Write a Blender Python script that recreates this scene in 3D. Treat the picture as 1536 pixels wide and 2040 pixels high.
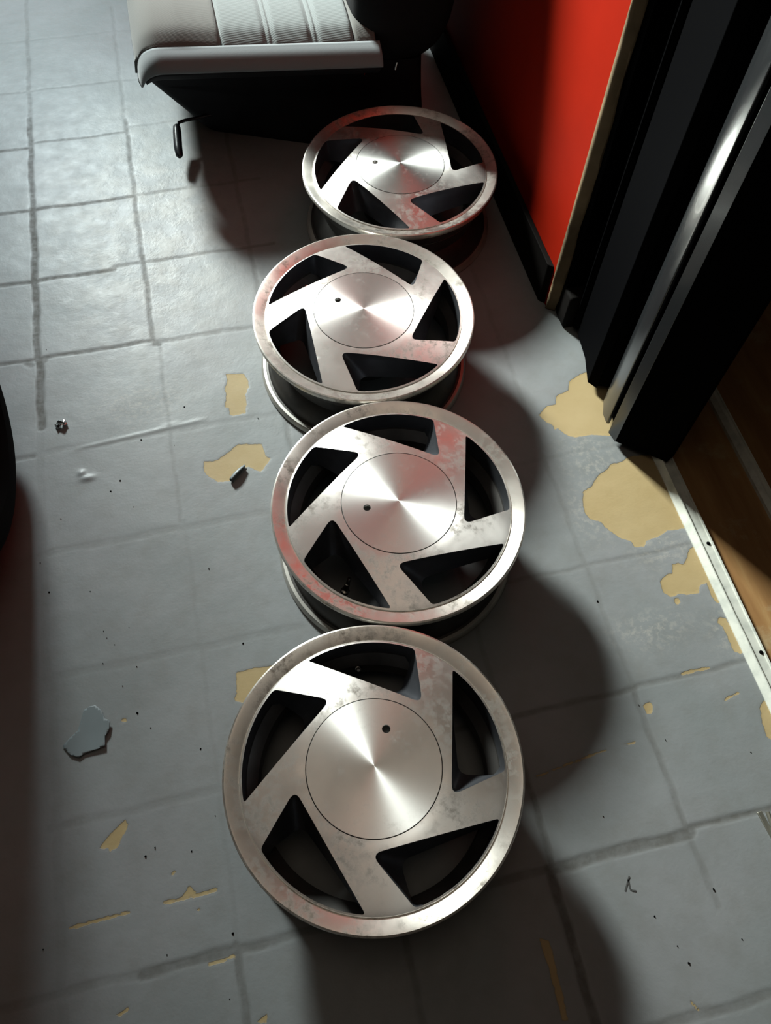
import bpy, math, random
import numpy as np
from mathutils import Vector, Matrix
from mathutils.geometry import delaunay_2d_cdt
for o in list(bpy.data.objects): bpy.data.objects.remove(o)
S = bpy.context.scene
COL = S.collection

# ------------------------------------------------------------- camera, light, exposure
F_PX, TILT, ROLL, YAW, CAM_H = 1590.53, 0.50439, 0.04942, 0.271, 1.27808
hd = Vector((math.sin(YAW), math.cos(YAW), 0)); fw = hd*math.sin(TILT) - Vector((0, 0, math.cos(TILT)))
up0 = hd*math.cos(TILT) + Vector((0, 0, math.sin(TILT))); rt0 = fw.cross(up0)
rt = rt0*math.cos(ROLL) + up0*math.sin(ROLL); upv = up0*math.cos(ROLL) - rt0*math.sin(ROLL)
cd = bpy.data.cameras.new('camera'); cam = bpy.data.objects.new('camera', cd); COL.objects.link(cam)
cam.matrix_world = Matrix(((rt.x, upv.x, -fw.x, 0), (rt.y, upv.y, -fw.y, 0), (rt.z, upv.z, -fw.z, CAM_H), (0, 0, 0, 1)))
cd.sensor_fit = 'HORIZONTAL'; cd.sensor_width = 36; cd.lens = F_PX/1536*36; cd.clip_start = .02
S.camera = cam
S.view_settings.view_transform = 'Standard'; S.view_settings.look = 'None'
S.view_settings.exposure = 0.0; S.view_settings.gamma = 1; S.view_settings.use_curve_mapping = False
w = bpy.data.worlds.new('World'); S.world = w; w.use_nodes = True
bg = w.node_tree.nodes['Background']; bg.inputs[0].default_value = (1.0, .72, .52, 1); bg.inputs[1].default_value = .006
def area(name, loc, target, sx, sy, power, color):
    l = bpy.data.lights.new(name, 'AREA'); l.shape = 'RECTANGLE'; l.size = sx; l.size_y = sy; l.energy = power; l.color = color
    o = bpy.data.objects.new(name, l); COL.objects.link(o); o.location = loc
    o.rotation_euler = (Vector(target)-Vector(loc)).to_track_quat('-Z', 'Y').to_euler(); return o
area('window_light', (-.65, 3.5, 1.6), (0, 1.0, .2), .42, .5, 61, (.80, .97, 1.0))
sp = area('right_floor_fill_beam', (-.65, 3.5, 1.6), (1.3, .2, .3), .42, .5, 36, (.95, 1.0, .93)); sp.data.spread = math.radians(56)  # added light at the key light's position, brightens the right-hand floor
area('overhead_fill_light', (.1, .3, 2.62), (.1, .3, 0), 1.15, 1.15, 2.5, (1.0, .81, .63))  # added overhead fill for shadows and metal reflections, no fixture there

# ------------------------------------------------------------- helpers
def mesh_obj(name, V, Fc, mat=None, parent=None, smooth=True, angle=35):
    me = bpy.data.meshes.new(name); me.from_pydata([tuple(v) for v in V], [], [tuple(f) for f in Fc]); me.validate(); me.update()
    o = bpy.data.objects.new(name, me); COL.objects.link(o)
    if mat: me.materials.append(mat)
    if smooth:
        me.polygons.foreach_set('use_smooth', [True]*len(me.polygons)); me.set_sharp_from_angle(angle=math.radians(angle))
    if parent: o.parent = parent
    return o
def recalc(o):
    import bmesh
    b = bmesh.new(); b.from_mesh(o.data); bmesh.ops.remove_doubles(b, verts=b.verts, dist=1e-6); bmesh.ops.recalc_face_normals(b, faces=b.faces); b.to_mesh(o.data); b.free()
    o.data.set_sharp_from_angle(angle=math.radians(35)); return o
def bevel(o, wd, seg=2):
    m = o.modifiers.new('bevel', 'BEVEL'); m.width = wd; m.segments = seg; m.limit_method = 'ANGLE'; m.angle_limit = math.radians(40); return o
def lathe(name, prof, mat, parent=None, seg=160, closed=True):
    n = len(prof); V = []; Fc = []
    for i in range(seg):
        a = 2*math.pi*i/seg; c, s = math.cos(a), math.sin(a)
        V += [(r*c, r*s, z) for r, z in prof]
    for i in range(seg):
        j = (i+1) % seg
        for k in range(n if closed else n-1):
            l = (k+1) % n; Fc.append((i*n+k, j*n+k, j*n+l, i*n+l))
    return recalc(mesh_obj(name, V, Fc, mat, parent))
def box_vf(x0, x1, y0, y1, z0, z1):
    V = [(x, y, z) for x in (x0, x1) for y in (y0, y1) for z in (z0, z1)]
    return V, [(0, 1, 3, 2), (4, 6, 7, 5), (0, 4, 5, 1), (2, 3, 7, 6), (0, 2, 6, 4), (1, 5, 7, 3)]
def box(name, x0, x1, y0, y1, z0, z1, mat, parent=None, bv=.002):
    V, Fc = box_vf(x0, x1, y0, y1, z0, z1); o = mesh_obj(name, V, Fc, mat, parent)
    if bv: bevel(o, bv)
    return o
def prism(name, poly, z0, z1, mat, parent=None, bv=.0012):
    n = len(poly); V = [(x, y, z0) for x, y in poly]+[(x, y, z1) for x, y in poly]
    Fc = [tuple(range(n))[::-1], tuple(range(n, 2*n))]+[(i, (i+1) % n, n+(i+1) % n, n+i) for i in range(n)]
    o = recalc(mesh_obj(name, V, Fc, mat, parent))
    if bv: bevel(o, bv)
    return o
def tube(name, pts, r, mat, parent=None, seg=14):
    """swept tube; r a number or one radius per point"""
    P = [Vector(p) for p in pts]; n = len(P); R_ = r if isinstance(r, (list, tuple)) else [r]*n
    V = []; Fc = []; nrm = None
    for i in range(n):
        t = (P[min(i+1, n-1)]-P[max(i-1, 0)]).normalized()
        if nrm is None: nrm = t.orthogonal().normalized()
        nrm = (nrm-t*nrm.dot(t)).normalized(); b = t.cross(nrm)
        for k in range(seg):
            a = 2*math.pi*k/seg; V.append(P[i]+(nrm*math.cos(a)+b*math.sin(a))*R_[i])
    for i in range(n-1):
        for k in range(seg):
            l = (k+1) % seg; Fc.append((i*seg+k, i*seg+l, (i+1)*seg+l, (i+1)*seg+k))
    Fc += [tuple(range(seg))[::-1], tuple(range((n-1)*seg, n*seg))]
    return recalc(mesh_obj(name, V, Fc, mat, parent))
def empty(name, loc, label, cat, group=None, rz=0):
    o = bpy.data.objects.new(name, None); COL.objects.link(o); o.location = loc; o.rotation_euler = (0, 0, rz); o.empty_display_size = .05
    tag(o, label, cat, group); return o
def tag(o, label, cat, group=None):
    o['label'] = label; o['category'] = cat
    if group: o['group'] = group
    return o
def struct(o): o['kind'] = 'structure'; return o

# ------------------------------------------------------------- materials
class NT:
    def __init__(s, name):
        s.m = bpy.data.materials.new(name); s.m.use_nodes = True; s.t = s.m.node_tree; s.b = s.t.nodes['Principled BSDF']
    def n(s, typ, **kw):
        x = s.t.nodes.new('ShaderNode'+typ)
        for k, v in kw.items():
            if k.startswith('i_'):
                k = k[2:]; k = int(k) if k.isdigit() else k
                if hasattr(v, 'default_value') or isinstance(v, bpy.types.NodeSocket): s.t.links.new(v, x.inputs[k])
                else: x.inputs[k].default_value = v
            else: setattr(x, k, v)
        return x
    def math(s, op, a, b=0., clamp=False):
        x = s.n('Math', operation=op, i_0=a, i_1=b); x.use_clamp = clamp; return x.outputs[0]
    def noise(s, scale, detail=4, rough=.55, vec=None):
        kw = dict(i_Scale=scale, i_Detail=detail, i_Roughness=rough)
        x = s.n('TexNoise', **kw); s.t.links.new(vec if vec else s.coord(), x.inputs['Vector']); return x.outputs[0]
    def coord(s, kind='Object'):
        if not hasattr(s, 'tc'): s.tc = s.n('TexCoord')
        return s.tc.outputs[kind]
    def ramp(s, f, stops):
        x = s.n('ValToRGB'); s.t.links.new(f, x.inputs[0]); e = x.color_ramp.elements
        while len(e) < len(stops): e.new(.5)
        for i, (p, c) in enumerate(stops):
            e[i].position = p; e[i].color = (*c, 1) if isinstance(c, tuple) else (c, c, c, 1)
        return x.outputs[0]
    def mix(s, f, a, b):
        x = s.n('Mix', data_type='RGBA')
        for sock, v in ((x.inputs[0], f), (x.inputs[6], a), (x.inputs[7], b)):
            if isinstance(v, bpy.types.NodeSocket): s.t.links.new(v, sock)
            else: sock.default_value = (*v, 1) if isinstance(v, tuple) else v
        return x.outputs[2]
    def set(s, **kw):
        for k, v in kw.items():
            k = k.replace('_', ' ')
            if isinstance(v, bpy.types.NodeSocket): s.t.links.new(v, s.b.inputs[k])
            else: s.b.inputs[k].default_value = (*v, 1) if isinstance(v, tuple) and len(v) == 3 else v
    def bump(s, h, strength=.3, dist=.001):
        x = s.n('Bump', i_Strength=strength, i_Distance=dist); s.t.links.new(h, x.inputs['Height']); s.t.links.new(x.outputs[0], s.b.inputs['Normal']); return x
def attr(T, name): return T.n('Attribute', attribute_name=name).outputs['Fac']

def simple(name, col, rough=.5, metal=0., spec=.5, var=.0, bump=0., bscale=200, coat=0, ior=1.5):
    T = NT(name)
    if var:
        f = T.noise(9, 5); T.set(Base_Color=T.mix(T.ramp(f, [(.3, 0.), (.7, 1.)]), tuple(c*(1-var) for c in col), tuple(c*(1+var) for c in col)))
    else: T.set(Base_Color=col)
    T.set(Roughness=rough, Metallic=metal); T.b.inputs['Specular IOR Level'].default_value = spec; T.b.inputs['Coat Weight'].default_value = coat; T.b.inputs['IOR'].default_value = ior
    if bump: T.bump(T.noise(bscale, 3), bump, .0006)
    return T.m

def mat_alu(name, base, dirt, rough, aniso, stain, groove=1):
    T = NT(name)
    info = T.n('ObjectInfo').outputs['Random']
    off = T.n('VectorMath', operation='ADD'); T.t.links.new(T.coord(), off.inputs[0])
    cmb = T.n('CombineXYZ'); T.t.links.new(T.math('MULTIPLY', info, 9.), cmb.inputs[0]); T.t.links.new(T.math('MULTIPLY', info, 5.), cmb.inputs[2]); T.t.links.new(cmb.outputs[0], off.inputs[1])
    v = off.outputs[0]
    big = T.ramp(T.noise(14, 5, .6, v), [(.40, 0.), (.66, 1.)])
    fine = T.ramp(T.noise(75, 6, .7, v), [(.56-.1*stain, 0.), (.72-.08*stain, 1.)])
    mask = T.math('MULTIPLY', fine, T.ramp(T.noise(20, 3, .5, v), [(.42, 0.), (.62, 1.)]))
    c = T.mix(T.math('MULTIPLY', big, .42*stain), base, tuple(b*.68 for b in base))
    c = T.mix(T.math('MULTIPLY', mask, .75*stain), c, dirt)
    T.set(Base_Color=c, Metallic=T.math('SUBTRACT', 1., T.math('MULTIPLY', mask, .5*stain)), Anisotropic=aniso, Anisotropic_Rotation=.25)
    T.set(Roughness=T.math('ADD', T.math('MULTIPLY', big, .10*stain), rough))
    tg = T.n('Tangent', direction_type='RADIAL', axis='Z'); T.t.links.new(tg.outputs[0], T.b.inputs['Tangent'])
    T.bump(T.noise(60, 4, .6, v), .06*stain, .0006)
    return T.m
M_FACE = mat_alu('machined_aluminium', (.86, .83, .79), (.16, .13, .10), .38, .70, 1.0)
M_LIP = mat_alu('lip_aluminium', (.82, .78, .72), (.15, .12, .09), .34, .65, 1.1)
M_CAP = mat_alu('turned_cap', (.88, .87, .84), (.35, .32, .28), .40, .78, .35)
M_POCKET = simple('cast_pocket_paint', (.13, .135, .15), .30, .7, .5, .4, .25, 120)
M_BARREL = simple('dirty_barrel', (.075, .07, .066), .5, .6, .5, .5, .3, 60)
M_HUB = simple('hub_backing', (.06, .06, .06), .6, .4, .5, .3)
M_HOLE = simple('bore_dark', (.012, .011, .01), .7)
M_RUBBER = simple('black_rubber', (.006, .006, .006), .8, 0, .1, .3, .3, 90, ior=1.25)
M_VALVE = simple('valve_brass', (.35, .33, .30), .3, 1)

# floor
def floor_mat():
    T = NT('painted_tile_floor'); P = T.coord()
    sdf = attr(T, 'peel'); gr = attr(T, 'grout'); sc = attr(T, 'scuff'); wear = attr(T, 'wear')
    e = T.math('MULTIPLY', T.math('SUBTRACT', T.noise(95, 4), .5), .0065)
    sd = T.math('ADD', sdf, e)
    peel = T.math('MULTIPLY', T.math('ADD', sd, .0004), 1500., clamp=True)
    col = T.mix(T.ramp(T.noise(3.2, 4), [(.35, 0.), (.65, 1.)]), (.205, .220, .222), (.250, .256, .262))
    col = T.mix(T.math('MULTIPLY', T.ramp(T.noise(22, 6, .65), [(.45, 0.), (.75, 1.)]), .35), col, (.17, .165, .15))
    # worn cement-coloured zone where feet pass, in the far left
    wm = T.math('MULTIPLY', T.ramp(T.noise(17, 7, .65), [(.42, 0.), (.60, 1.)]), wear)
    col = T.mix(T.math('MULTIPLY', wm, .55), col, (.36, .345, .31))
    wd = T.math('MULTIPLY', T.ramp(T.noise(40, 6, .7), [(.55, 0.), (.68, 1.)]), wear)
    col = T.mix(T.math('MULTIPLY', wd, .55), col, (.10, .095, .085))
    scm = T.math('MULTIPLY', T.ramp(T.noise(90, 5, .7), [(.48, 0.), (.62, 1.)]), sc)
    col = T.mix(T.math('MULTIPLY', scm, .4), col, (.46, .43, .38))
    gn = T.ramp(T.noise(60, 5, .6), [(.25, .45), (.6, 1.)])
    g = T.math('MULTIPLY', gr, gn, clamp=True)
    col = T.mix(T.math('MULTIPLY', g, .85), col, (.075, .068, .056))
    tan = T.mix(T.ramp(T.noise(12, 4), [(.3, 0.), (.7, 1.)]), (.375, .275, .13), (.425, .32, .165))
    edge = T.math('SUBTRACT', 1., T.math('MULTIPLY', T.math('ABSOLUTE', sd), 700., clamp=True))
    col = T.mix(peel, col, tan); col = T.mix(T.math('MULTIPLY', edge, .35), col, (.14, .12, .09))
    T.set(Base_Color=col)
    r = T.math('ADD', .36, T.math('MULTIPLY', T.noise(30, 5, .6), .22))
    r = T.math('ADD', r, T.math('MULTIPLY', peel, .2)); T.set(Roughness=T.math('ADD', r, T.math('MULTIPLY', g, .25)))
    T.b.inputs['Specular IOR Level'].default_value = .42
    h = T.math('ADD', T.math('MULTIPLY', T.noise(26, 5, .55), 1.2), T.math('MULTIPLY', T.noise(240, 4), .25))
    h = T.math('SUBTRACT', h, T.math('MULTIPLY', peel, .5)); h = T.math('ADD', h, T.math('MULTIPLY', wm, .9))
    T.bump(h, .32, .0016)
    return T.m
M_FLOOR = floor_mat()
T = NT('worn_wood_floor'); mp = T.n('Mapping'); T.t.links.new(T.coord(), mp.inputs[0]); mp.inputs['Scale'].default_value = (9, 1.1, 1)
f1 = T.noise(2.5, 6, .6, mp.outputs[0]); c = T.ramp(f1, [(.3, (.22, .105, .040)), (.55, (.32, .175, .070)), (.75, (.42, .27, .12))])
f2 = T.ramp(T.noise(11, 6, .7), [(.58, 0.), (.70, 1.)]); c = T.mix(T.math('MULTIPLY', f2, .55), c, (.42, .34, .2))
T.set(Base_Color=c, Roughness=.42); T.bump(f1, .2, .001); M_WOOD = T.m
M_RED = simple('red_wall_paint', (.225, .0095, .003), .65, 0, .1, .06, .12, 60, ior=1.2)
M_BASE = simple('black_baseboard', (.008, .007, .0065), .7, 0, .2, ior=1.2)
M_PLASTER = simple('rough_plaster', (.16, .115, .065), .85, 0, .3, .5, .9, 90)
M_WALL = simple('beige_wall', (.42, .36, .28), .8, 0, .3, .05)
M_CEIL = simple('ceiling_paint', (.6, .55, .48), .85, 0, .3, .05)
M_BLACK = simple('black_anodised', (.010, .011, .012), .26, 0, .8, 0, .03, 40, .15)
M_BLACKM = simple('black_matt', (.0022, .0022, .0025), .7, 0, .04, ior=1.15)
T = NT('aluminium_track'); T.set(Base_Color=T.mix(T.ramp(T.noise(35, 5), [(.45, 0.), (.7, 1.)]), (.68, .69, .62), (.50, .52, .47)), Metallic=.1, Roughness=.42); T.bump(T.noise(80, 3), .25, .001); M_TRACK = T.m

# seat fabric
def fabric(name, col, rib, axis):
    T = NT(name); mp = T.n('Mapping'); T.t.links.new(T.coord(), mp.inputs[0])
    wv = T.n('TexWave', wave_type='BANDS', bands_direction=axis, i_Scale=rib, i_Distortion=.3); T.t.links.new(mp.outputs[0], wv.inputs['Vector'])
    h = wv.outputs['Fac']; nz = T.noise(500, 2)
    c = T.mix(T.math('MULTIPLY', h, .35), tuple(col), tuple(x*.72 for x in col)); c = T.mix(T.math('MULTIPLY', T.noise(7, 4), .3), c, tuple(x*.75 for x in col))
    T.set(Base_Color=c, Roughness=.95, Sheen_Weight=.25); T.b.inputs['Specular IOR Level'].default_value = .15
    T.bump(T.math('ADD', h, nz), .22, .0008); return T.m
M_BOLSTER = fabric('bolster_fabric', (.155, .152, .142), 160, 'Y')
M_PANEL = fabric('panel_fabric', (.21, .23, .23), 75, 'Y')
M_ROLL = fabric('front_roll_fabric', (.22, .24, .25), 240, 'X')
M_SKIRT_SHADE = simple('seat_skirt_and_shade', (.010, .010, .012), .8, 0, .2, .3, .2, 300)  # black of the seat base, also the painted shade under the front roll
M_PLASTIC = simple('black_plastic', (.012, .014, .018), .35)
M_CLOTH = simple('black_upholstery', (.008, .008, .009), .9, 0, .2, .2, .3, 400)
M_CHROME = simple('steel', (.6, .6, .58), .25, 1)
M_FLAKE = simple('lifted_paint_skin', (.165, .195, .205), .45, 0, .5, .12, .1, 60)

# ------------------------------------------------------------- traced floor data (metres on the floor plane)
PATCHES= [[[-0.0538, 1.0574], [-0.0193, 1.0501], [-0.0118, 1.0333], [-0.0135, 1.0136], [-0.0231, 0.9958], [-0.0229, 0.9762], [-0.0285, 0.9532], [-0.0524, 0.9521], [-0.0589, 0.9549], [-0.0593, 0.9718], [-0.0654, 0.9755], [-0.0583, 1.0082], [-0.0609, 1.0187], [-0.0519, 1.0418]], [[-0.1206, 0.8595], [-0.1137, 0.8558], [-0.0952, 0.8563], [-0.0731, 0.8695], [-0.0524, 0.8842], [-0.0087, 0.8748], [-0.0042, 0.8434], [0.0034, 0.8395], [-0.0181, 0.8138], [-0.0301, 0.8199], [-0.0399, 0.8287], [-0.0509, 0.8289], [-0.08, 0.8044], [-0.1012, 0.809], [-0.1159, 0.8231], [-0.1232, 0.8379]], [[-0.1179, 0.4399], [-0.0783, 0.4398], [-0.0482, 0.4382], [-0.0556, 0.4161], [-0.0918, 0.4009], [-0.1106, 0.386], [-0.1262, 0.3933], [-0.1249, 0.4025], [-0.1218, 0.4038]], [[0.5334, 0.8276], [0.5546, 0.8454], [0.5655, 0.8472], [0.5735, 0.8455], [0.5823, 0.8642], [0.594, 0.87], [0.6106, 0.8727], [0.6198, 0.8939], [0.6371, 0.9031], [0.6684, 0.9115], [0.7013, 0.9045], [0.7308, 0.8704], [0.6885, 0.7447], [0.6509, 0.7528], [0.6202, 0.7613], [0.587, 0.7626], [0.5751, 0.7671], [0.5658, 0.7789], [0.5596, 0.7901], [0.552, 0.7878], [0.5536, 0.7973], [0.54, 0.8122]], [[0.5588, 0.6428], [0.5796, 0.651], [0.5962, 0.6694], [0.6197, 0.6792], [0.6297, 0.6883], [0.6539, 0.6906], [0.6659, 0.6956], [0.6841, 0.6992], [0.7306, 0.6892], [0.7245, 0.5273], [0.7127, 0.5299], [0.6817, 0.5325], [0.6663, 0.5263], [0.652, 0.5226], [0.637, 0.5208], [0.6282, 0.5109], [0.6106, 0.5141], [0.6087, 0.5253], [0.5891, 0.5398], [0.5729, 0.5639], [0.5683, 0.577], [0.5518, 0.584], [0.5468, 0.6009], [0.5509, 0.6212]], [[0.6312, 0.4427], [0.6445, 0.4495], [0.6572, 0.4516], [0.6649, 0.4671], [0.6756, 0.4672], [0.6828, 0.4619], [0.6947, 0.473], [0.7071, 0.4904], [0.7179, 0.4931], [0.7193, 0.3802], [0.7108, 0.3821], [0.7072, 0.3947], [0.7095, 0.4206], [0.6968, 0.4186], [0.6889, 0.4059], [0.6705, 0.4064], [0.6519, 0.4117], [0.6375, 0.4078], [0.6273, 0.4195], [0.6286, 0.4336]], [[0.6972, 0.3491], [0.7043, 0.3553], [0.7136, 0.3519], [0.7192, 0.3313], [0.7186, 0.2891], [0.7111, 0.2867], [0.7032, 0.2926], [0.7026, 0.3095], [0.7035, 0.3347]], [[0.7032, 0.196], [0.7167, 0.2067], [0.7183, 0.1888], [0.7175, 0.1582], [0.7075, 0.1342], [0.6925, 0.1488], [0.6951, 0.1709]], [[0.5182, 0.2415], [0.5307, 0.2446], [0.5341, 0.238], [0.5272, 0.226], [0.5172, 0.2263]], [[0.2457, -0.0394], [0.2592, -0.0455], [0.2582, -0.0688], [0.2564, -0.1084], [0.253, -0.1422], [0.2457, -0.1391], [0.2459, -0.1144], [0.2482, -0.078], [0.2459, -0.0543]], [[-0.3103, 0.2509], [-0.3067, 0.2416], [-0.318, 0.2246], [-0.3243, 0.215], [-0.336, 0.2095], [-0.3385, 0.2155], [-0.3511, 0.2184], [-0.3404, 0.2297], [-0.3255, 0.2403]], [[-0.2287, 0.1391], [-0.2165, 0.1271], [-0.2295, 0.1241], [-0.2374, 0.128]], [[-0.3402, 0.0024], [-0.3254, 0.0082], [-0.3244, 0.0045], [-0.3365, -0.0008]], [[-0.1577, -0.0471], [-0.1436, -0.0423], [-0.1441, -0.0535]], [[-0.3054, 0.4031], [-0.2977, 0.403], [-0.2972, 0.3981], [-0.3051, 0.3983]], [[-0.2529, 0.1607], [-0.2458, 0.1639], [-0.2453, 0.1603], [-0.2504, 0.1574]], [[-0.2218, 0.1058], [-0.2138, 0.107], [-0.218, 0.1023]], [[0.6417, 0.4052], [0.6497, 0.4034], [0.6498, 0.3967], [0.642, 0.3927], [0.6386, 0.3979]]]
SCRATCHES= [[[[-0.2657, 0.1247], [-0.2336, 0.1246], [-0.19, 0.125]], 0.0022], [[[-0.3958, 0.1223], [-0.3633, 0.1236], [-0.3415, 0.1237], [-0.3141, 0.1237]], 0.002], [[[-0.2111, 0.0338], [-0.1974, 0.0343], [-0.1781, 0.0359]], 0.0022], [[[0.3124, 0.1728], [0.372, 0.1801], [0.4327, 0.1871]], 0.0014], [[[0.4643, 0.1881], [0.482, 0.1881]], 0.0014], [[[0.6011, 0.2756], [0.6266, 0.2768], [0.6491, 0.2758]], 0.0022], [[[0.6505, 0.2196], [0.6801, 0.2255]], 0.0014], [[[0.4269, -0.1607], [0.4324, -0.1717]], 0.0016]]
FLAKE= [[-0.3966, 0.3799], [-0.3863, 0.3899], [-0.3724, 0.3993], [-0.3672, 0.4139], [-0.3619, 0.4303], [-0.3525, 0.4337], [-0.3433, 0.4335], [-0.3332, 0.4222], [-0.3295, 0.4086], [-0.3213, 0.4029], [-0.3246, 0.3885], [-0.3312, 0.3806], [-0.3321, 0.3653], [-0.3442, 0.3634], [-0.3653, 0.3605], [-0.3729, 0.3562], [-0.3859, 0.3637], [-0.3929, 0.3744]]
SPECKS= [[-0.3997, 1.1939], [-0.1715, 0.9066], [-0.2565, 0.7873], [-0.2764, 0.8491], [-0.2312, 0.9323], [-0.2948, 0.8295], [-0.4235, 0.7093], [-0.3419, 0.6362], [-0.1389, 0.635], [-0.3076, 0.5304], [-0.3241, 0.5583], [-0.3195, 0.5449], [-0.3856, 0.7906], [-0.4103, 0.6494], [-0.2823, 0.5558], [-0.0999, 0.4865], [-0.143, 0.9921], [-0.0066, 0.9356], [-0.3284, 0.5023], [-0.275, 0.4845], [-0.3, 0.4572], [-0.2804, 0.4078], [-0.2619, 0.3794], [-0.1891, 0.329], [-0.1792, 0.2261], [-0.2712, 0.2015], [-0.2193, 0.1846], [-0.2857, 0.193], [-0.2674, 0.0586], [-0.1748, 0.0642], [-0.1897, -0.0136], [-0.4339, 0.1038], [0.51, 0.2434], [0.3929, 0.0946], [0.6564, 0.1328], [0.5308, 0.1816], [0.4174, -0.0505], [0.5285, -0.1055], [0.4345, -0.0929], [0.4421, -0.1164], [0.5158, -0.037], [0.5083, 0.4294]]
MARKS= [[[0.4012, 0.0078], [0.3878, -0.0097]], [[0.3978, 0.0038], [0.3956, -0.0083], [0.3974, -0.011], [0.4037, -0.0134]]]
FLAP= [[-0.0503, 0.8332], [-0.043, 0.8272], [-0.072, 0.7962], [-0.0797, 0.8065]]


# ------------------------------------------------------------- floor
def seg_dist(X, Y, a, b):
    dx, dy = b[0]-a[0], b[1]-a[1]; L = dx*dx+dy*dy+1e-12
    t = np.clip(((X-a[0])*dx+(Y-a[1])*dy)/L, 0, 1); return np.hypot(X-a[0]-t*dx, Y-a[1]-t*dy)
def poly_sdf(X, Y, P):
    d = np.full(X.shape, 9.); ins = np.zeros(X.shape, bool); n = len(P)
    for i in range(n):
        a, b = P[i], P[(i+1) % n]; d = np.minimum(d, seg_dist(X, Y, a, b))
        if a[1] != b[1]:
            c = ((a[1] > Y) != (b[1] > Y)) & (X < (b[0]-a[0])*(Y-a[1])/(b[1]-a[1])+a[0]); ins ^= c
    return np.where(ins, d, -d)
gx = np.concatenate([np.linspace(-3.2, -.62, 18)[:-1], np.arange(-.62, .729, .003), [.7295]])
gy = np.concatenate([np.linspace(-2.2, -.3, 14)[:-1], np.arange(-.3, 2.55, .003), np.linspace(2.56, 3.9, 10)])
X, Y = np.meshgrid(gx, gy, indexing='ij'); nx, ny = X.shape
peel = np.full(X.shape, -.03)
for P in PATCHES: peel = np.maximum(peel, poly_sdf(X, Y, P))
for pl, wd in SCRATCHES:
    for a, b in zip(pl[:-1], pl[1:]): peel = np.maximum(peel, wd-seg_dist(X, Y, a, b))
rng = np.random.RandomState(4)
gc = lambda k: -.418+.2322*k
gr_ = lambda k: .046+.2235*k
G = []   # (a, b, halfwidth, strength)
def col_line(x, y0, y1, wd, s): G.append(((x, y0), (x, y1), wd, s))
def row_line(y, x0, x1, wd, s, y2=None): G.append(((x0, y), (x1, y if y2 is None else y2), wd, s))
col_line(-.414, 1.0, 1.17, .0065, .95); col_line(-.418, 1.17, 1.62, .0055, .9); col_line(-.419, 1.6, 1.95, .0045, .75); col_line(-.419, 1.95, 2.5, .004, .35)
col_line(-.418, .5, 1.0, .006, .15); col_line(-.41, -.25, .5, .006, .12)
col_line(-.187, 1.16, 1.42, .0042, .65); col_line(-.19, 1.42, 1.9, .004, .55); col_line(-.192, 1.9, 2.4, .004, .22); col_line(-.176, .74, 1.15, .003, .25)
col_line(-.169, .05, .74, .003, .14); col_line(-.171, -.25, .05, .005, .6)
col_line(.046, .6, 1.9, .004, .4); col_line(.06, -.25, .04, .004, .35)
col_line(.297, .04, .2, .0045, .6); col_line(.29, -.25, .04, .006, .85); col_line(.29, .2, 1.3, .004, .3)
col_line(.512, .27, .75, .0035, .22); col_line(.511, .05, .27, .004, .45); col_line(.512, -.06, .05, .004, .3); col_line(.515, .75, 1.3, .004, .2)
row_line(.046, -.6, -.3, .005, .3); row_line(.044, -.3, -.13, .006, .65); row_line(.044, -.13, .29, .005, .5); row_line(.044, .29, .515, .0075, .75); row_line(.05, .515, .73, .0035, .8)
row_line(.262, -.42, -.12, .005, .22); row_line(.27, .2, .515, .0035, .6); row_line(.272, .515, .73, .0035, .5)
row_line(.495, -.42, 0, .006, .2); row_line(.497, .3, .73, .003, .35)
row_line(.727, -.42, .1, .006, .22); row_line(.73, .4, .7, .003, .15)
row_line(.937, -.6, -.43, .004, .6); row_line(.94, -.43, .1, .005, .2)
row_line(1.172, -.55, -.187, .0038, .8); row_line(1.168, -.187, .1, .005, .45)
row_line(1.392, -.6, -.25, .0042, .85); row_line(1.40, -.25, -.187, .004, .5); row_line(1.402, -.187, .1, .0038, .6)
row_line(1.615, -.6, -.19, .0036, .75); row_line(1.62, -.19, .1, .0036, .45)
row_line(1.835, -.6, -.42, .0036, .7); row_line(1.85, -.42, -.19, .003, .5); row_line(1.87, -.19, .1, .003, .25)
row_line(2.06, -.6, .1, .003, .25); row_line(2.28, -.6, .1, .003, .15); row_line(-.178, .1, .73, .006, .5); row_line(-.178, -.6, .1, .005, .3)
for (x, y) in ((-.414, 1.172), (-.44, 1.166), (-.186, 1.168)): G.append(((x, y), (x+.008, y-.008), .006, .6))
grout = np.zeros(X.shape)
wob = .0012*np.sin(X*41+1)+.0012*np.sin(Y*37)+.0008*np.sin(Y*113+X*71)
for a, b, wd, s in G:
    d = seg_dist(X+wob, Y+wob, a, b); grout = np.maximum(grout, s*np.clip((wd+.0022-d)/.0030, 0, 1))
scuff = np.zeros(X.shape)
for (cx, cy, rx, ry) in ((.60, .70, .06, .10), (.56, .60, .05, .07), (.66, .50, .07, .05), (.70, .33, .03, .05), (.58, .36, .08, .04), (-.23, 1.02, .1, .06)):
    scuff = np.maximum(scuff, np.exp(-(((X-cx)/rx)**2+((Y-cy)/ry)**2)*1.4))
wear = np.clip(np.exp(-(((X+.19)/.20)**2+((Y-1.52)/.36)**2)*1.1)*1.25, 0, 1)
Z = -.0009*grout
Z += .0006*np.sin(X*23+np.sin(Y*9)*2)*np.cos(Y*17)      # hand-laid unevenness
for yy, x0, x1 in ((.948, -.36, -.1), (.955, -.2, -.15)):    # wrinkle in the paint skin
    Z += .0009*np.exp(-((Y-yy-(X+.2)*.07)/.004)**2)*np.clip((X-x0)*40, 0, 1)*np.clip((x1-X)*40, 0, 1)
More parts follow.
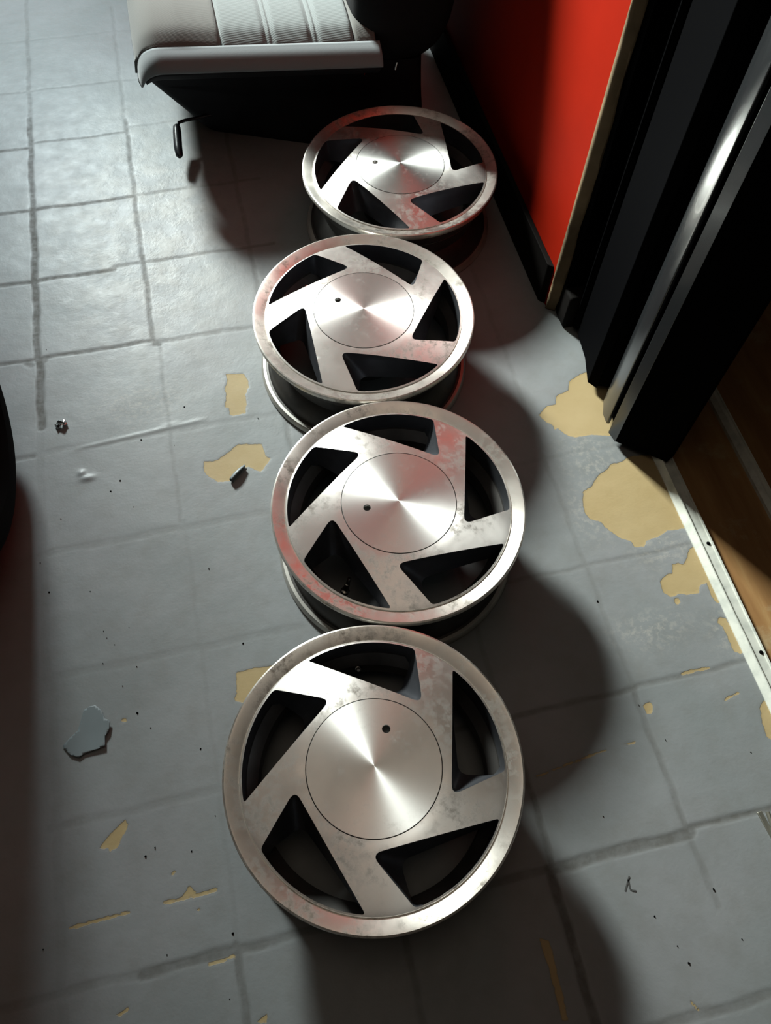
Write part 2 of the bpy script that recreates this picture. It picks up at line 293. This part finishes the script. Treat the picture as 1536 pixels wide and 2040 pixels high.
Z += .003*np.exp(-((Y-.867)/.006)**2-((X+.335)/.012)**2)+.003*np.exp(-((Y-.88)/.006)**2-((X+.345)/.006)**2)
Z -= .0004*np.clip((peel+.0005)*1500, 0, 1)
V = np.stack([X, Y, Z], -1).reshape(-1, 3)
idx = np.arange(nx*ny).reshape(nx, ny)
Fq = np.stack([idx[:-1, :-1], idx[1:, :-1], idx[1:, 1:], idx[:-1, 1:]], -1).reshape(-1, 4)
me = bpy.data.meshes.new('floor'); me.vertices.add(len(V)); me.vertices.foreach_set('co', V.ravel()); me.loops.add(Fq.size); me.loops.foreach_set('vertex_index', Fq.ravel().astype(np.int32))
me.polygons.add(len(Fq)); me.polygons.foreach_set('loop_start', np.arange(0, Fq.size, 4, dtype=np.int32)); me.polygons.foreach_set('use_smooth', np.ones(len(Fq), bool)); me.update(); me.validate()
for nm, arr in (('peel', peel), ('grout', grout), ('scuff', scuff), ('wear', wear)):
    at = me.attributes.new(nm, 'FLOAT', 'POINT'); at.data.foreach_set('value', arr.ravel().astype(np.float32))
me.materials.append(M_FLOOR); floor = bpy.data.objects.new('floor', me); COL.objects.link(floor); struct(floor)
box('floor', .7295, 3.4, -2.2, 3.9, -.05, -.006, M_WOOD, bv=0); struct(bpy.data.objects['floor.001'])

# ------------------------------------------------------------- walls, ceiling, window
BB_F, WX, WEND = .627, .638, 1.095
struct(box('wall_right', WX, .655, WEND, 3.9, 0, 2.7, M_RED, bv=.001))
struct(box('trim_5', .6555, .80, 1.062, 3.9, 0, 2.7, M_BLACKM, bv=.002))
b = prism('baseboard_right', [(BB_F, 3.9), (BB_F, 1.118), (BB_F+.004, 1.112), (.72, 1.035), (.74, 1.05), (WX, 1.14), (WX, 3.9)], 0, .104, M_BASE, bv=.0015); struct(b)
# broken plaster edge of the wall end, uneven
rng2 = random.Random(3); nz = 60; V = []; Fc = []
for i in range(nz+1):
    z = .06+i*2.6/nz if i > 12 else .06+i*.045
    z = .002+(i/nz)**1.6*2.6
    V += [(WX+.001, WEND+.001, z), (WX+.006, WEND-.004-.002*rng2.random(), z), (WX+.013+.004*rng2.random(), WEND-.008-.006*rng2.random(), z), (WX+.018, WEND-.012, z)]
for i in range(nz):
    for k in range(3): Fc.append((i*4+k, i*4+k+1, i*4+5+k, i*4+4+k))
e = recalc(mesh_obj('trim_1', V, Fc, M_PLASTER)); struct(e)
m = e.modifiers.new('s', 'SOLIDIFY'); m.thickness = .006
def wall_back():
    y0, y1 = 3.78, 3.9; x0, x1, z0, z1 = -1.0, -.3, 1.2, 2.0; Vs = []; Fs = []
    for bx in ((-3.2, x0, 0, 2.7), (x1, WX, 0, 2.7), (x0, x1, 0, z0), (x0, x1, z1, 2.7)):
        v, f = box_vf(bx[0], bx[1], y0, y1, bx[2], bx[3]); k = len(Vs); Vs += v; Fs += [tuple(i+k for i in q) for q in f]
    struct(mesh_obj('wall_back', Vs, Fs, M_WALL, smooth=False))
    wn = struct(box('window_1', x0, x1, y0+.03, y0+.07, z0, z0+.04, M_TRACK, bv=.003))
    for q in ((x0, x1, z1-.04, z1), (x0, x0+.04, z0, z1), (x1-.04, x1, z0, z1), (-.67, -.63, z0, z1)):
        box('window_frame', q[0], q[1], y0+.03, y0+.07, q[2], q[3], M_TRACK, wn, .003)
    g = NT('window_glass'); g.set(Base_Color=(.9, .95, 1.), Roughness=.05, Transmission_Weight=1.); box('pane', x0, x1, y0+.048, y0+.052, z0, z1, g.m, wn, 0)
wall_back()
struct(box('ceiling', -3.2, 3.4, -.2, 3.9, 2.7, 2.8, M_CEIL, bv=0))

# ------------------------------------------------------------- door tracks
def track(name, x0, xs, x1, y0, y1, zt):
    # bright upstand on the room side, flat lower plate, small back lip
    poly = [(x0, -.01), (x0+.0005, .002), (xs-.003, zt), (xs-.001, zt), (xs, zt*.5), (x1-.004, zt*.45), (x1-.003, zt*.62), (x1, zt*.62), (x1, -.01)]
    V = []; Fc = []; n = len(poly); ys = np.linspace(y0, y1, 80); r = random.Random(8)
    for yv in ys:
        j = r.uniform(-.0008, .0008)
        V += [(px+(j if 2 <= k <= 4 else 0), yv, pz) for k, (px, pz) in enumerate(poly)]
    for i in range(len(ys)-1):
        for k in range(n): Fc.append((i*n+k, i*n+(k+1) % n, (i+1)*n+(k+1) % n, (i+1)*n+k))
    Fc += [tuple(range(n)), tuple(range((len(ys)-1)*n, len(ys)*n))]
    return struct(recalc(mesh_obj(name, V, Fc, M_TRACK)))
t1 = track('trim_2', .7155, .7285, .7505, -2.2, 1.05, .012)
t2 = track('trim_3', .882, .893, .905, -2.2, 3.7, .010)
for (sx, sy) in ((.742, .49), (.744, .28)):
    s = lathe('screw', [(.0001, .0035), (.0025, .003), (.0038, .001), (.004, -.001)], M_BLACKM, t1, 14, False); s.location = (sx, sy, .0045)

# ------------------------------------------------------------- black sliding door stack
ZB, ZT = .014, 2.5
def door(name, parts):
    root = None
    for nm, poly, mat in parts:
        o = prism(nm if root else name, poly, ZB, ZT, mat, root, .0012)
        if root is None: root = struct(o)
    return root
door('door_1', [('stile', [(.668, 1.018), (.676, 1.008), (.680, 1.016), (.735, .985), (.745, 1.055), (.69, 1.058)], M_BLACKM)])
door('door_2', [('stile', [(.649, .875), (.661, .857), (.666, .862), (.700, .850), (.740, .90), (.735, .978), (.672, 1.0), (.665, .935)], M_BLACKM)])
door('door_3', [('stile', [(.6515, .729), (.731, .664), (.750, .674), (.752, .70), (.745, .84), (.668, .80), (.664, .765), (.6475, .752)], M_BLACKM),
                ('edge_strip', [(.6512, .728), (.6518, .7285), (.6475, .7525), (.6465, .752)], M_BLACK),
                ('edge_strip', [(.651, .794), (.650, .772), (.656, .770), (.663, .785), (.69, .838), (.664, .825)], M_BLACK)])
# small foot block at the bottom of the jamb
box('trim_4', .652, .70, 1.030, 1.078, 0, .085, M_BASE, bv=.006); struct(bpy.data.objects['trim_4'])

# ------------------------------------------------------------- alloy wheels
R = .208; HW = .1472
def rot(p, a): c, s = math.cos(a), math.sin(a); return (p[0]*c-p[1]*s, p[0]*s+p[1]*c)
def fillet(pts, rad, n=5):
    out = []; N = len(pts)
    for i in range(N):
        p = Vector(pts[i]); a = Vector(pts[i-1]); b = Vector(pts[(i+1) % N]); r = rad[i]
        if r <= 0: out.append(tuple(p)); continue
        u = (a-p); v = (b-p); lu, lv = u.length, v.length; u.normalize(); v.normalize()
        d = min(r, lu*.45, lv*.45); p0 = p+u*d; p1 = p+v*d
        for k in range(n+1):
            t = k/n; out.append(tuple(p0*(1-t)**2+p*2*t*(1-t)+p1*t*t))
    return out
def densify(pts, step):
    out = []; N = len(pts)
    for i in range(N):
        a = Vector(pts[i]); b = Vector(pts[(i+1) % N]); k = max(1, int((b-a).length/step))
        out += [tuple(a.lerp(b, j/k)) for j in range(k)]
    return out
def pol(r, a): return (r*math.cos(math.radians(a)), r*math.sin(math.radians(a)))
def hole(off_c=(0, 0), off_b=(0, 0), ra=.872, shrink=0.):
    arc = [pol(ra, -a) for a in np.linspace(0, 52, 14)]
    C = (.174+off_c[0], -.504+off_c[1]); B = arc[-1]; arc[-1] = (B[0]+off_b[0], B[1]+off_b[1])
    pts = arc+[C]; rad = [.05]+[0]*12+[.035, .075]
    return pts, rad
def hole_contour(off_c, off_b, ra):
    pts, rad = hole(off_c, off_b, ra); f = fillet(pts, rad, 6)
    # same number of points for every variant: fixed resample per edge run
    P = [Vector(q) for q in f]; N = len(P); L = [0]
    for i in range(N): L.append(L[-1]+(P[(i+1) % N]-P[i]).length)
    out = []; M = 96
    # corner-aligned resampling: straight edges subdivided by index instead of by length
    seq = []
    for i in range(N):
        d = (P[(i+1) % N]-P[i]).length; seq.append((i, d))
    long = sorted(range(N), key=lambda i: -seq[i][1])[:2]
    for i in range(N):
        k = 14 if i in long else 1
        for j in range(k): out.append(P[i].lerp(P[(i+1) % N], j/k))
    return [(q.x*R, q.y*R) for q in out]
TOP = hole_contour((0, 0), (0, 0), .872)
MID = hole_contour((.035, .008), (-.003, .005), .871)
LOW = hole_contour((.185, .05), (-.02, .04), .868)
R_IN, R_CAP = .885*R, .452*R
def zf(r):
    q = r/R
    return -.0045+.0125*min(1, max(0, (.885-q)/.38))**.8
def build_face(cracks=False):
    def sheet(hc, zfun, ring_out, ring_in):
        pts = []; edges = []; 
        def loop(l):
            k = len(pts); pts.extend(Vector(q) for q in l); n = len(l); edges.extend((k+i, k+(i+1) % n) for i in range(n)); return (k, n)
        L = [loop(ring_out), loop(ring_in)]
        for h in range(5): L.append(loop([rot(q, math.radians(72*h)) for q in hc]))
        for rr in np.linspace(R_CAP*1.06, R_IN*.985, 15):
            n = int(rr*2*math.pi/.0075)
            for i in range(n):
                a = 2*math.pi*(i+.5)/n; pts.append(Vector((rr*math.cos(a), rr*math.sin(a))))
        res = delaunay_2d_cdt(pts, edges, [], 0, 1e-7); vs, fs = res[0], res[2]; orig = res[3]
        return vs, fs, orig, L, len(pts)
    def inside(pt, poly):
        c = False; n = len(poly); j = n-1
        for i in range(n):
            if (poly[i][1] > pt[1]) != (poly[j][1] > pt[1]) and pt[0] < (poly[j][0]-poly[i][0])*(pt[1]-poly[i][1])/(poly[j][1]-poly[i][1])+poly[i][0]: c = not c
            j = i
        return c
    ro = [(R_IN*math.cos(a), R_IN*math.sin(a)) for a in np.linspace(0, 2*math.pi, 240, endpoint=False)]
    ri = [(R_CAP*math.cos(a), R_CAP*math.sin(a)) for a in np.linspace(0, 2*math.pi, 120, endpoint=False)]
    V = []; Fc = []
    for hc, zz, flip in ((TOP, lambda r: zf(r), False), (LOW, lambda r: zf(r)-.046, True)):
        vs, fs, orig, L, n0 = sheet(hc, zz, ro, ri); k = len(V)
        hs = [[rot(q, math.radians(72*h)) for q in hc] for h in range(5)]
        V += [(v.x, v.y, zz(v.length)) for v in vs]
        for f in fs:
            c = sum((vs[i] for i in f), Vector((0, 0)))/len(f)
            if c.length > R_IN*.9999 or c.length < R_CAP*.9995: continue
            if any(inside(c, h_) for h_ in hs): continue
            Fc.append(tuple(k+i for i in (f[::-1] if flip else f)))
    face_o = mesh_obj('spoke_face', V, Fc, M_FACE)
    # pocket walls
    V2 = []; F2 = []; n = len(TOP)
    for h in range(5):
        k = len(V2); rings = []
        for hc, dz, sh in ((TOP, 0, 1), (TOP, -.0012, .998), (MID, -.012, 1), (LOW, -.046, 1)):
            for q in hc:
                v = rot(q, math.radians(72*h)); V2.append((v[0], v[1], zf(math.hypot(*v))+dz))
        for rr in range(3):
            for i in range(n):
                j = (i+1) % n; F2.append((k+rr*n+i, k+rr*n+j, k+(rr+1)*n+j, k+(rr+1)*n+i))
    pk = recalc(mesh_obj('spoke_pocket', V2, F2, M_POCKET))
    return face_o, pk
FACE, POCKET = build_face()
FACE.data.set_sharp_from_angle(angle=math.radians(30))
LIP_P = [(.885, -.0042), (.892, -.0060), (.900, -.0052), (.968, .0004), (.985, .0012), (.996, .0002), (1.0, -.003), (1.0, -.008), (.990, -.012), (.93, -.014), (.895, -.016), (.885, -.016)]
LIP = lathe('rim_lip', [(r*R, z) for r, z in LIP_P], M_LIP, seg=240)
BAR_P = [(.985, -.013), (.93, -.016), (.915, -.022), (.912, -.040), (.90, -.046), (.83, -.060), (.82, -.092), (.90, -.112), (.915, -.130), (.925, -.134), (.950, -.1350), (.955, -.142), (.90, -.142), (.885, -.125), (.87, -.112), (.795, -.094), (.795, -.060), (.865, -.046), (.878, -.030), (.880, -.016)]
BARREL = lathe('rim_barrel', [(r*R, z) for r, z in BAR_P], M_BARREL, seg=160)
FLANGE = lathe('rear_flange', [(r*R, z) for r, z in [(.946, -.1335), (.972, -.1338), (.988, -.1385), (.993, -.1440), (.986, -.1470), (.966, -.1470), (.952, -.1425)]], simple('worn_flange', (.50, .48, .44), .42, .7, .5, .3, .1, 60), seg=160)
HUB = lathe('hub_pad', [(.0001, -.004), (.40*R, -.006), (.449*R, -.002), (.449*R, -.046), (.40*R, -.06), (.38*R, -.105), (.16*R, -.108), (.15*R, -.09), (.0001, -.09)], M_HUB, seg=96, closed=False)
def cap_mesh():
    rc = .445*R; hx = .255*R; hr = .0060
    pts = []; edges = []
    def loop(l):
        k = len(pts); pts.extend(Vector(q) for q in l); n = len(l); edges.extend((k+i, k+(i+1) % n) for i in range(n))
    ringo = [(rc*math.cos(a), rc*math.sin(a)) for a in np.linspace(0, 2*math.pi, 144, endpoint=False)]
    ringh = [(hx+hr*math.cos(a), hr*math.sin(a)) for a in np.linspace(0, 2*math.pi, 28, endpoint=False)]
    loop(ringo); loop(ringh)
    for i in range(1, 16):
        rr = rc*i/16; n = max(12, int(rr*2*math.pi/.006))
        for j in range(n):
            a = 2*math.pi*j/n; x, y = rr*math.cos(a), rr*math.sin(a)
            if math.hypot(x-hx, y) > hr*1.25: pts.append(Vector((x, y)))
    pts.append(Vector((0, 0)))
    res = delaunay_2d_cdt(pts, edges, [], 0, 1e-7); vs, fs = res[0], res[2]
    zc = lambda r: .0085+.0022*(1-(r/rc))
    V = [(v.x, v.y, zc(v.length)) for v in vs]; Fc = []
    for f in fs:
        c = sum((vs[i] for i in f), Vector((0, 0)))/len(f)
        if math.hypot(c.x-hx, c.y) < hr*.98 or c.length > rc: continue
        Fc.append(tuple(f))
    k = len(V)
    for q in ringo: V += [(q[0], q[1], zc(rc)), (q[0]*1.004, q[1]*1.004, zc(rc)-.001), (q[0]*1.004, q[1]*1.004, -.004)]
    n = len(ringo)
    for i in range(n):
        j = (i+1) % n
        for t in range(2): Fc.append((k+i*3+t+1, k+j*3+t+1, k+j*3+t, k+i*3+t))
    k = len(V)
    for q in ringh: V += [(q[0], q[1], zc(hx)), (q[0], q[1], -.001)]
    n = len(ringh)
    for i in range(n):
        j = (i+1) % n; Fc.append((k+i*2, k+j*2, k+j*2+1, k+i*2+1))
    o = recalc(mesh_obj('center_cap', V, Fc, M_CAP)); o.data.set_sharp_from_angle(angle=math.radians(25)); return o
CAP = cap_mesh()
bore = mesh_obj('key_hole', [(.255*R+.0061*math.cos(a), .0061*math.sin(a), .004) for a in np.linspace(0, 2*math.pi, 24, endpoint=False)]+[(.255*R+.0061*math.cos(a), .0061*math.sin(a), -.001) for a in np.linspace(0, 2*math.pi, 24, endpoint=False)],
    [tuple(range(24)), tuple(range(24, 48))[::-1]]+[(i, (i+1) % 24, 24+(i+1) % 24, 24+i) for i in range(24)], M_HOLE, CAP)
VALVE = lathe('valve_stem', [(.0001, .030), (.0022, .030), (.0030, .0285), (.0030, .016), (.0042, .0155), (.0050, .002), (.0075, 0), (.0075, -.004), (.0001, -.004)], M_VALVE, seg=20, closed=False)
WH = [(.06131, .21415, 110, 59, (.80, 86, -.062), 'alloy wheel nearest the camera, lying face up, cap hole above centre, five slanted openings'),
      (.19149, .61148, 109, 181, (.70, 221, -.07), 'second alloy wheel from the camera, pinkish machined face, valve stem in lower left opening'),
      (.22385, 1.02678, 90, 144, (.80, 125, -.055), 'third alloy wheel from the camera, red tinted lip, between two other wheels in the row'),
      (.3865, 1.4105, 119, 165, (.72, 336, -.065), 'farthest alloy wheel in the row, lying by the black car seat and red wall')]
for i, (x, y, a, ca, (vr, va, vz), lab) in enumerate(WH):
    root = empty('alloy_wheel', (x, y, 0), lab, 'wheel', 'alloy wheels lying in a row on the floor')
    for src, ang in ((BARREL, 0), (FLANGE, 0), (LIP, a), (FACE, a), (POCKET, a), (HUB, a), (CAP, ca)):
        o = src if i == 0 else src.copy()
        if i: COL.objects.link(o)
        o.parent = root; o.location = (0, 0, HW); o.rotation_euler = (0, 0, math.radians(ang)); 
        if src is CAP and i:
            k = bore.copy(); COL.objects.link(k); k.parent = o
    v = VALVE if i == 0 else VALVE.copy()
    if i: COL.objects.link(v)
    v.parent = root; ar = math.radians(va); v.location = (vr*R*math.cos(ar), vr*R*math.sin(ar), HW+vz-.012)
    v.rotation_euler = (0, math.radians(-24), ar)

# ------------------------------------------------------------- car seat cushion
seat = empty('car_seat', (.17, 1.95, 0), 'grey fabric car seat with black side on the tiled floor behind the wheels', 'car seat')
SX, SY = .17, 1.95
prof = [(1.735, .200), (1.705, .203), (1.680, .213), (1.660, .230), (1.646, .246), (1.650, .262), (1.664, .274), (1.684, .281), (1.694, .287), (1.72, .299), (1.77, .306), (1.83, .307), (1.90, .304), (2.0, .298), (2.1, .293), (2.2, .285)]
YS = 7   # index of the seam between front roll and top
def cush_pt(x, k, t=0):
    y, z = prof[k]
    y += -.135*(x-.08)
    xl, xr = -.124, .56
    e = max(0, (xl+.06-x)/.06, (x-(xr-.06))/.06); e = min(e, 1)
    q = 1-math.sqrt(max(0, 1-e*e))
    y += q*.055*(1 if k < 11 else 0)*(1 if k < 8 else .6)
    z -= q*.085 if k >= 3 else q*.085*k/3
    bol = max(0, 1-abs(x+.02)/.09)+max(0, 1-abs(x-.42)/.09)
    if k > YS: z += .012*min(1, bol)*min(1, (k-YS)/5)
    return (x-SX, y-SY, max(.198, z))
def cushion_piece(name, xs, ks, mat, channels=()):
    V = []; Fc = []; sub = 4
    path = []
    for a, b in zip(ks[:-1], ks[1:]): path += [(a, b, t/sub) for t in range(sub)]
    path.append((ks[-1], ks[-1], 0))
    for x in xs:
        for a, b, t in path:
            p, q = cush_pt(x, a), cush_pt(x, b); pa, qb = cush_pt(x, max(a-1, 0)), cush_pt(x, min(b+1, len(prof)-1))
            v = [.5*((2*p[i])+(-pa[i]+q[i])*t+(2*pa[i]-5*p[i]+4*q[i]-qb[i])*t*t+(-pa[i]+3*p[i]-3*q[i]+qb[i])*t**3) if a != b else p[i] for i in range(3)]
            for c, wd, dp in channels: v[2] -= dp*math.exp(-((x-c)/wd)**2)
            V.append(v)
    n = len(path)
    for i in range(len(xs)-1):
        for k in range(n-1): Fc.append((i*n+k, (i+1)*n+k, (i+1)*n+k+1, i*n+k+1))
    o = recalc(mesh_obj(name, V, Fc, mat, seat, True, 60))
    s = o.modifiers.new('solid', 'SOLIDIFY'); s.thickness = .004; s.offset = -1
    return o
# make sure normals point up/out
def up_normals(o):
    me = o.data
    if sum(p.normal.z*p.area for p in me.polygons) < 0: me.flip_normals()
pieces = [cushion_piece('side_bolster', np.linspace(-.124, .064, 40), list(range(YS, 16)), M_BOLSTER, ((.068, .006, .010),)),
          cushion_piece('center_panel', np.linspace(.064, .340, 80), list(range(YS, 16)), M_PANEL, ((.060, .006, .010), (.158, .005, .005), (.170, .005, .005), (.252, .005, .006), (.264, .005, .005), (.344, .006, .012))),
          cushion_piece('side_bolster', np.linspace(.340, .384, 12), list(range(YS, 16)), M_BOLSTER, ((.336, .006, .010),)),
          cushion_piece('front_roll', np.linspace(-.124, .392, 100), list(range(4, YS+1)), M_ROLL),
          cushion_piece('front_roll_shade', np.linspace(-.106, .388, 100), list(range(0, 5)), M_SKIRT_SHADE)]  # lower front of the roll, its shade put in as black material
for o in pieces:
    if o.name.startswith('front'):
        if sum(p.normal.y*p.area for p in o.data.polygons) > 0: o.data.flip_normals()
    else: up_normals(o)
# tapered dark skirt / base below the cushion
V = []; Fc = []; lv = [(.206, -.118, .505, 1.735, 2.2), (.18, -.118, .505, 1.748, 2.2), (.14, -.105, .505, 1.765, 2.19), (.09, -.070, .505, 1.775, 2.18), (.05, -.040, .505, 1.785, 2.17), (.02, -.018, .503, 1.79, 2.16), (0.0, .0, .50, 1.80, 2.15)]
NS = 16
for z, x0, x1, y0, y1 in lv:
    cr = .03
    ring = []
    for cx, cy, a0 in ((x0+cr, y0+cr, 180), (x1-cr, y0+cr, 270), (x1-cr, y1-cr, 0), (x0+cr, y1-cr, 90)):
        for k in range(5):
            a = math.radians(a0+90*k/4); xx = cx+cr*math.cos(a); ring.append((xx-SX, cy+cr*math.sin(a)-(.12+.30*(1-z/.206))*(xx-.05)*(1 if cy < 1.9 else 0)-SY, z))
    V += ring
n = 20
for i in range(len(lv)-1):
    for k in range(n): Fc.append((i*n+k, (i+1)*n+k, (i+1)*n+(k+1) % n, i*n+(k+1) % n))
Fc += [tuple(range(n)), tuple(range((len(lv)-1)*n, len(lv)*n))[::-1]]
recalc(mesh_obj('seat_base', V, Fc, M_SKIRT_SHADE, seat, True, 60))
def L(x, y, z): return (x-SX, y-SY, z)
lev = tube('adjuster_lever', [L(.03, 1.80, .055), L(-.02, 1.79, .055), L(-.045, 1.786, .056), L(-.060, 1.782, .055), L(-.066, 1.77, .052)], .0038, M_PLASTIC, seat)
hp = [L(-.0665, 1.775, .052), L(-.067, 1.770, .052), L(-.068, 1.755, .050), L(-.070, 1.735, .046), L(-.072, 1.71, .042), L(-.072, 1.688, .038), L(-.071, 1.683, .037)]
tube('lever_grip', hp, [.006, .0088, .0098, .0100, .0098, .0085, .005], M_PLASTIC, lev)
rod = tube('hinge_rod', [L(.363, 1.672, .19), L(.395, 1.70, .215)], .0035, M_CHROME, seat); rod['label'] = 'bare steel rod'

# ------------------------------------------------------------- black upholstered seat backrest beside it
V = []; Fc = []
lv = [(0.0, .385, .50, 1.86, 2.1), (.06, .375, .51, 1.84, 2.12), (.12, .370, .52, 1.80, 2.14), (.17, .364, .54, 1.73, 2.16), (.22, .350, .56, 1.67, 2.17), (.30, .340, .575, 1.63, 2.18), (.45, .340, .58, 1.64, 2.18), (.65, .36, .58, 1.68, 2.18), (.85, .37, .57, 1.75, 2.17), (.93, .385, .545, 1.79, 2.14), (.95, .40, .52, 1.83, 2.1)]
for z, x0, x1, y0, y1 in lv:
    cr = min(.085, (x1-x0)/2.05)
    for cx, cy, a0 in ((x0+cr, y0+cr, 180), (x1-cr, y0+cr, 270), (x1-cr, y1-cr, 0), (x0+cr, y1-cr, 90)):
        for k in range(5):
            a = math.radians(a0+90*k/4); V.append((cx+cr*math.cos(a)-SX, cy+cr*math.sin(a)-SY, z))
for i in range(len(lv)-1):
    for k in range(n): Fc.append((i*n+k, i*n+(k+1) % n, (i+1)*n+(k+1) % n, (i+1)*n+k))
Fc += [tuple(range(n))[::-1], tuple(range((len(lv)-1)*n, len(lv)*n))]
bo = recalc(mesh_obj('backrest', V, Fc, M_CLOTH, seat, True, 60)); bo['label'] = 'black upholstered backrest'; ss = bo.modifiers.new('s', 'SUBSURF'); ss.levels = 1; ss.render_levels = 2
tube('hinge_pin', [L(.428, 1.640, .215), L(.432, 1.642, .230)], .003, M_CHROME, seat)['label'] = 'small bare steel pin'

# ------------------------------------------------------------- leaning tyre at the left edge
ty = empty('tire', (-.570, .86, 0), 'black rubber car tyre standing upright at the left edge of the picture', 'tyre')
RT = .305; prof_t = []
halfw = .095
P0 = [(.205, -.075), (.212, -.088), (.235, -.102), (.262, -.100), (.285, -.088), (.297, -.072)]
tread = []
for k, yv in enumerate(np.linspace(-.066, .066, 13)): tread.append((.305-.0035*(yv/.066)**2-(.007 if k in (2, 3, 6, 9, 10) else 0), yv))
prof_t = P0+tread+[(r, -z) for r, z in P0[::-1]]+[(.196, .06), (.26, .05), (.285, 0), (.26, -.05), (.196, -.06)]
o = lathe('tyre_casing', prof_t, M_RUBBER, ty, 120); o.rotation_euler = (0, math.radians(83), 0); o.location = (0, 0, RT*math.cos(math.radians(7))+.010)

# ------------------------------------------------------------- small loose things
def sheet_thing(name, outline, zfun, mat, th=.0006):
    cx = sum(p[0] for p in outline)/len(outline); cy = sum(p[1] for p in outline)/len(outline)
    o2 = densify(outline, .004); pts = [Vector(q) for q in o2]; n0 = len(pts); edges = [(i, (i+1) % n0) for i in range(n0)]
    xs = [p[0] for p in outline]; ys = [p[1] for p in outline]
    for x in np.arange(min(xs), max(xs), .004):
        for y in np.arange(min(ys), max(ys), .004): pts.append(Vector((x, y)))
    res = delaunay_2d_cdt(pts, edges, [], 1, 1e-6)
    V = [(v.x-cx, v.y-cy, zfun(v.x, v.y)) for v in res[0]]
    o = mesh_obj(name, V, [tuple(f) for f in res[2]], mat); up_normals(o); o.location = (cx, cy, 0)
    s = o.modifiers.new('s', 'SOLIDIFY'); s.thickness = th; s.offset = 1; return o
fl = sheet_thing('paint_flake', FLAKE, lambda x, y: .002+.009*max(0, min(1, (.31-y)/.09))**1.6+.004*max(0, (x+.36)/.06), M_FLAKE, .0008)
tag(fl, 'large loose blue-grey flake of floor paint curling up, on the dim tiles at lower left', 'paint flake')
fx = (FLAP[0][0]+FLAP[2][0])/2; 
V = []; a0 = Vector((-.0777, .8455)); b0 = Vector((-.1128, .8115))
a0 = Vector(FLAP[0]); b0 = Vector(FLAP[3]); dirv = (b0-a0); nrm = Vector((dirv.y, -dirv.x)).normalized()
if nrm.y > 0: nrm = -nrm
V = []; Fc = []; na, nb = 14, 12
for i in range(na):
    t = i/(na-1); base = a0.lerp(b0, t); rr = .0045*(.75+.5*math.sin(t*2.6))
    for j in range(nb):
        a = math.radians(-40+j*22); p_ = base+nrm*(.006-rr*math.sin(a)*1.0); V.append((p_.x-a0.x, p_.y-a0.y, .001+rr*(1-math.cos(a))))
for i in range(na-1):
    for j in range(nb-1): Fc.append((i*nb+j, i*nb+j+1, (i+1)*nb+j+1, (i+1)*nb+j))
cu = mesh_obj('paint_curl', V, Fc, M_FLAKE); cu.location = (a0.x, a0.y, 0); s = cu.modifiers.new('s', 'SOLIDIFY'); s.thickness = .0006
tag(cu, 'rolled curl of grey paint skin at the edge of a tan bare patch', 'paint curl')
V = []; Fc = []; r = random.Random(5)
for i in range(7):
    for j in range(6):
        u, v = i/6-.5, j/5-.5; V.append((u*.022, v*.014, .002+.009*abs(math.sin(u*5+v*4))*(1-abs(u)*1.3)+r.uniform(0, .0015)))
for i in range(6):
    for j in range(5): Fc.append((i*6+j, (i+1)*6+j, (i+1)*6+j+1, i*6+j+1))
ch = mesh_obj('foil_scrap', V, Fc, simple('foil', (.75, .78, .78), .18, .9), None, True, 20); ch.location = (-.3765, .9968, 0); ch.rotation_euler = (0, 0, .3)
s = ch.modifiers.new('s', 'SOLIDIFY'); s.thickness = .0005
tag(ch, 'tiny crumpled shiny scrap on the grey floor near the left edge tile joint', 'scrap')
# small hinge plate at right edge
hg = empty('metal_hinge', (.636, .022, 0), 'small metal hinge plate lying on the floor at the right edge of the picture', 'hinge')
M_STL = simple('dull_steel', (.32, .31, .26), .4, .7, .5, .4)
p1 = box('hinge_leaf', -.008, .0, -.022, .026, 0, .003, M_STL, hg, .0008); p1.rotation_euler = (0, 0, .12)
tube('hinge_barrel', [(.004, .022, .005), (.002, -.004, .005)], .0035, M_STL, hg)
s = lathe('screw_head', [(.0001, .006), (.002, .0055), (.0032, .003), (.0034, 0)], M_BLACKM, hg, 14, False); s.location = (.001, -.013, 0)
s = lathe('screw_head', [(.0001, .008), (.003, .007), (.005, .003), (.0052, 0)], M_BLACKM, hg, 14, False); s.location = (.012, .003, 0)
# grit
V = []; Fc = []; r = random.Random(2)
for (x, y) in SPECKS:
    s_ = r.choice((.0008, .0010, .0012, .0017)); k = len(V)
    for j in range(7):
        a = 2*math.pi*j/7; q = s_*r.uniform(.7, 1.25); V.append((x+q*math.cos(a), y+q*math.sin(a), 0))
    for j in range(7):
        a = 2*math.pi*j/7; q = s_*r.uniform(.4, .7); V.append((x+q*math.cos(a), y+q*math.sin(a), .0012))
    for j in range(7): Fc.append((k+j, k+(j+1) % 7, k+7+(j+1) % 7, k+7+j))
    Fc.append(tuple(range(k+7, k+14)))
g = mesh_obj('floor_grit', V, Fc, M_BLACKM, None, False); g['kind'] = 'stuff'; tag(g, 'black specks of grit scattered over the grey tile floor', 'grit')
V = []; Fc = []
for pl in MARKS:
    for a, b in zip(pl[:-1], pl[1:]):
        a, b = Vector(a), Vector(b); d = (b-a).normalized(); nn = Vector((-d.y, d.x))*.0011; k = len(V)
        V += [(*(a-nn), .0009), (*(a+nn), .0009), (*(b+nn), .0009), (*(b-nn), .0009)]; Fc.append((k, k+1, k+2, k+3))
ik = mesh_obj('scuff_mark', V, Fc, simple('faded_mark', (.07, .07, .068), .7), floor, False)
